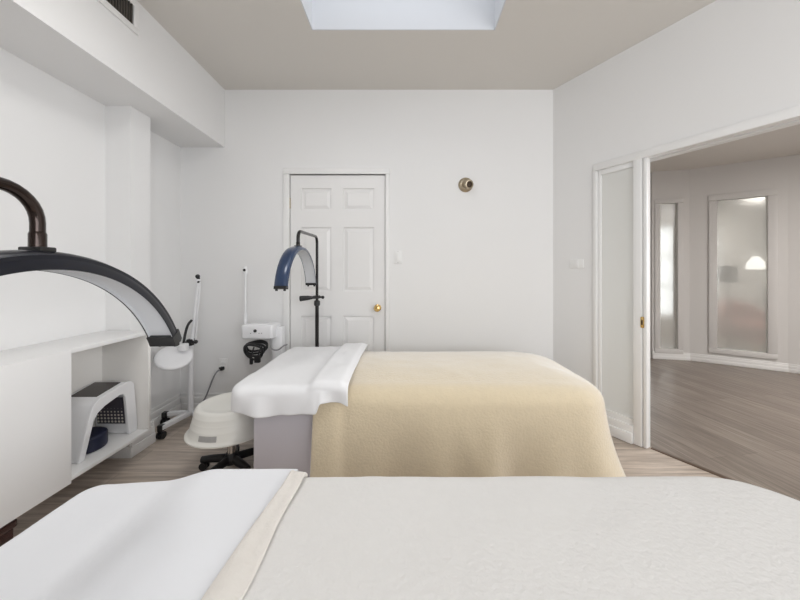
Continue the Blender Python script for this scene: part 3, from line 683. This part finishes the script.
bm = new(); lathe(bm, [(.036, .0), (.034, .03), (.037, .036), (.040, .041), (.040, .060), (.036, .065), (.027, .066), (.025, .056), (.0, .055)], (fx, BW-.012, fz_), (.3, -.92, -.22), 32); obj('socket_cup', bm, 'aged', t)
bm = new(); lathe(bm, [(.0245, .0555), (.0245, .059), (0, .059)], (fx, BW-.012, fz_), (.3, -.92, -.22), 24); obj('socket_hole', bm, 'hole', t, label='dark hole')
# air vent on the bulkhead
bx = -1.537
t = thing('air_vent', 'white framed air vent with dark slots high on the left bulkhead', 'vent', (bx, 1.55, 2.54))
bm = new()
for a in ((1.27, 1.835, 2.535, 2.568), (1.27, 1.835, 2.682, 2.715), (1.27, 1.30, 2.568, 2.682), (1.803, 1.835, 2.568, 2.682)): box(bm, bx, bx+.012, a[0], a[1], a[2], a[3], .002)
obj('frame', bm, 'trim', t)
bm = new(); box(bm, bx, bx+.002, 1.30, 1.803, 2.568, 2.682); obj('duct_opening', bm, 'ventdark', t, smooth=0)
for i in range(30):
    y = 1.312+i*.0165; bm = new(); box(bm, bx+.002, bx+.010, y, y+.004, 2.568, 2.682); obj('slat', bm, 'slat', t, smooth=0)

# ------------------------------------------------------------------ things behind the hall's frosted glass
t = thing('armchair', 'dusty pink round armchair behind the frosted glass of the hall', 'chair', (5.3, 4.85, 0))
bm = new(); cx_, cy_ = 5.3, 4.85
lathe(bm, [(.0, .16), (.36, .16), (.38, .2), (.38, .38), (.34, .42), (0, .43)], (cx_, cy_, 0), n=32); obj('seat', bm, 'pink', t)
bm = new(); rr = []
for i in range(21):
    a = math.radians(20+i*7)+PI*.0; h = .72*math.sin(PI*(i+4)/28)**.5
    rr.append([bm.verts.new((cx_+math.cos(a)*r, cy_+math.sin(a)*r, z)) for r, z in ((.38, .2), (.42, h), (.38, h+.02), (.33, h), (.32, .3))])
for A, B in zip(rr, rr[1:]):
    for q in range(5): bm.faces.new((A[q], A[(q+1) % 5], B[(q+1) % 5], B[q]))
bm.faces.new(rr[0]); bm.faces.new(rr[-1]); obj('backrest', bm, 'pink', t)
for i in range(4): a = PI/4+i*PI/2; bm = new(); tube(bm, [(cx_+math.cos(a)*.3, cy_+math.sin(a)*.3, 0), (cx_+math.cos(a)*.25, cy_+math.sin(a)*.25, .17)], [.012, .018], 8); obj('leg', bm, 'brass', t)
t = thing('floor_lamp', 'grey shaded floor lamp behind the frosted glass of the hall', 'lamp', (4.77, 4.72, 0))
bm = new(); lathe(bm, [(.13, 0), (.13, .015), (.02, .03)], (4.77, 4.72, 0), n=24); obj('base', bm, 'black', t)
bm = new(); cyl(bm, (4.77, 4.72, .02), (4.77, 4.72, 1.15), .012); obj('pole', bm, 'black', t)
bm = new(); lathe(bm, [(.12, 1.03), (.10, 1.27), (.09, 1.27), (.11, 1.03)], (4.77, 4.72, 0), n=28); obj('lamp_shade', bm, 'greyfab', t)
pc = at(757, 263, 4.0); pc = Vector((pc.x+.04, pc.y+.05, pc.z))  # glowing stand-in added for a bright shape on the glass
t = thing('bright_stand_in', 'small white glowing stand-in for a bright shape in the frosted hall window', 'lamp', (pc.x, pc.y, HC))
bm = new(); lathe(bm, [(.03, .085), (.085, .0), (.09, -.075), (.08, -.078), (.075, 0), (.02, .075)], pc, n=8); obj('bright_body', bm, 'lampwhite', t, smooth=0)
bm = new(); cyl(bm, pc+Vector((0, 0, .07)), (pc.x, pc.y, HC), .004, 8); obj('cord', bm, 'trim', t)
# unseen round ceiling lamp, added to brighten the hall
t = thing('added_ceiling_lamp', 'round white ceiling lamp added unseen to brighten the hall', 'lamp', (4.4, 1.4, HC))
bm = new(); lathe(bm, [(.2, 0), (.2, -.03), (.17, -.06), (0, -.07)], (4.4, 1.4, HC), n=32); obj('lamp_shade', bm, 'lampwhite', t)
l = area('added_hall_lamp_fill', (4.4, 1.4, HC-.09), (0, 0, 0), .35, .35, 72, (1, .965, .935)); l.parent = t; l.location = (0, 0, -.09)
# unseen square panel added on the treatment-room ceiling for fill light
t = thing('added_ceiling_panel', 'square white fill light panel added to the treatment room ceiling', 'lamp', (-.65, .95, CH))
bm = new(); box(bm, -.93, -.37, .67, 1.23, CH-.05, CH, .006); obj('frame', bm, 'trim', t)
bm = new(); box(bm, -.9, -.4, .7, 1.2, CH-.054, CH-.049); obj('diffuser', bm, 'lampwhite', t, smooth=0)
t = thing('added_ceiling_lamp', 'round white ceiling lamp added to brighten the room behind the frosted glass', 'lamp', (5.9, 5.3, HC))  # unseen lamp added to light the room beyond
bm = new(); lathe(bm, [(.2, 0), (.2, -.03), (.17, -.06), (0, -.07)], (5.9, 5.3, HC), n=32); obj('lamp_shade', bm, 'lampwhite', t)
l = area('added_far_room_fill', (5.9, 5.3, HC-.09), (0, 0, 0), .35, .35, 24, (1, .965, .91)); l.parent = t; l.location = (0, 0, -.09)
for _o in list(bpy.data.objects):                                   # the few repeats share a group
    _g = {'treatment_bed': 'treatment beds', 'half_moon_lamp': 'half moon lamps', 'light_switch': 'light switches', 'fleece_blanket': 'fleece blankets on the beds', 'bed_sheet': 'white sheets on the beds'}.get(_o.name.split('.')[0])
    if _g and _o.parent is None: _o['group'] = _g
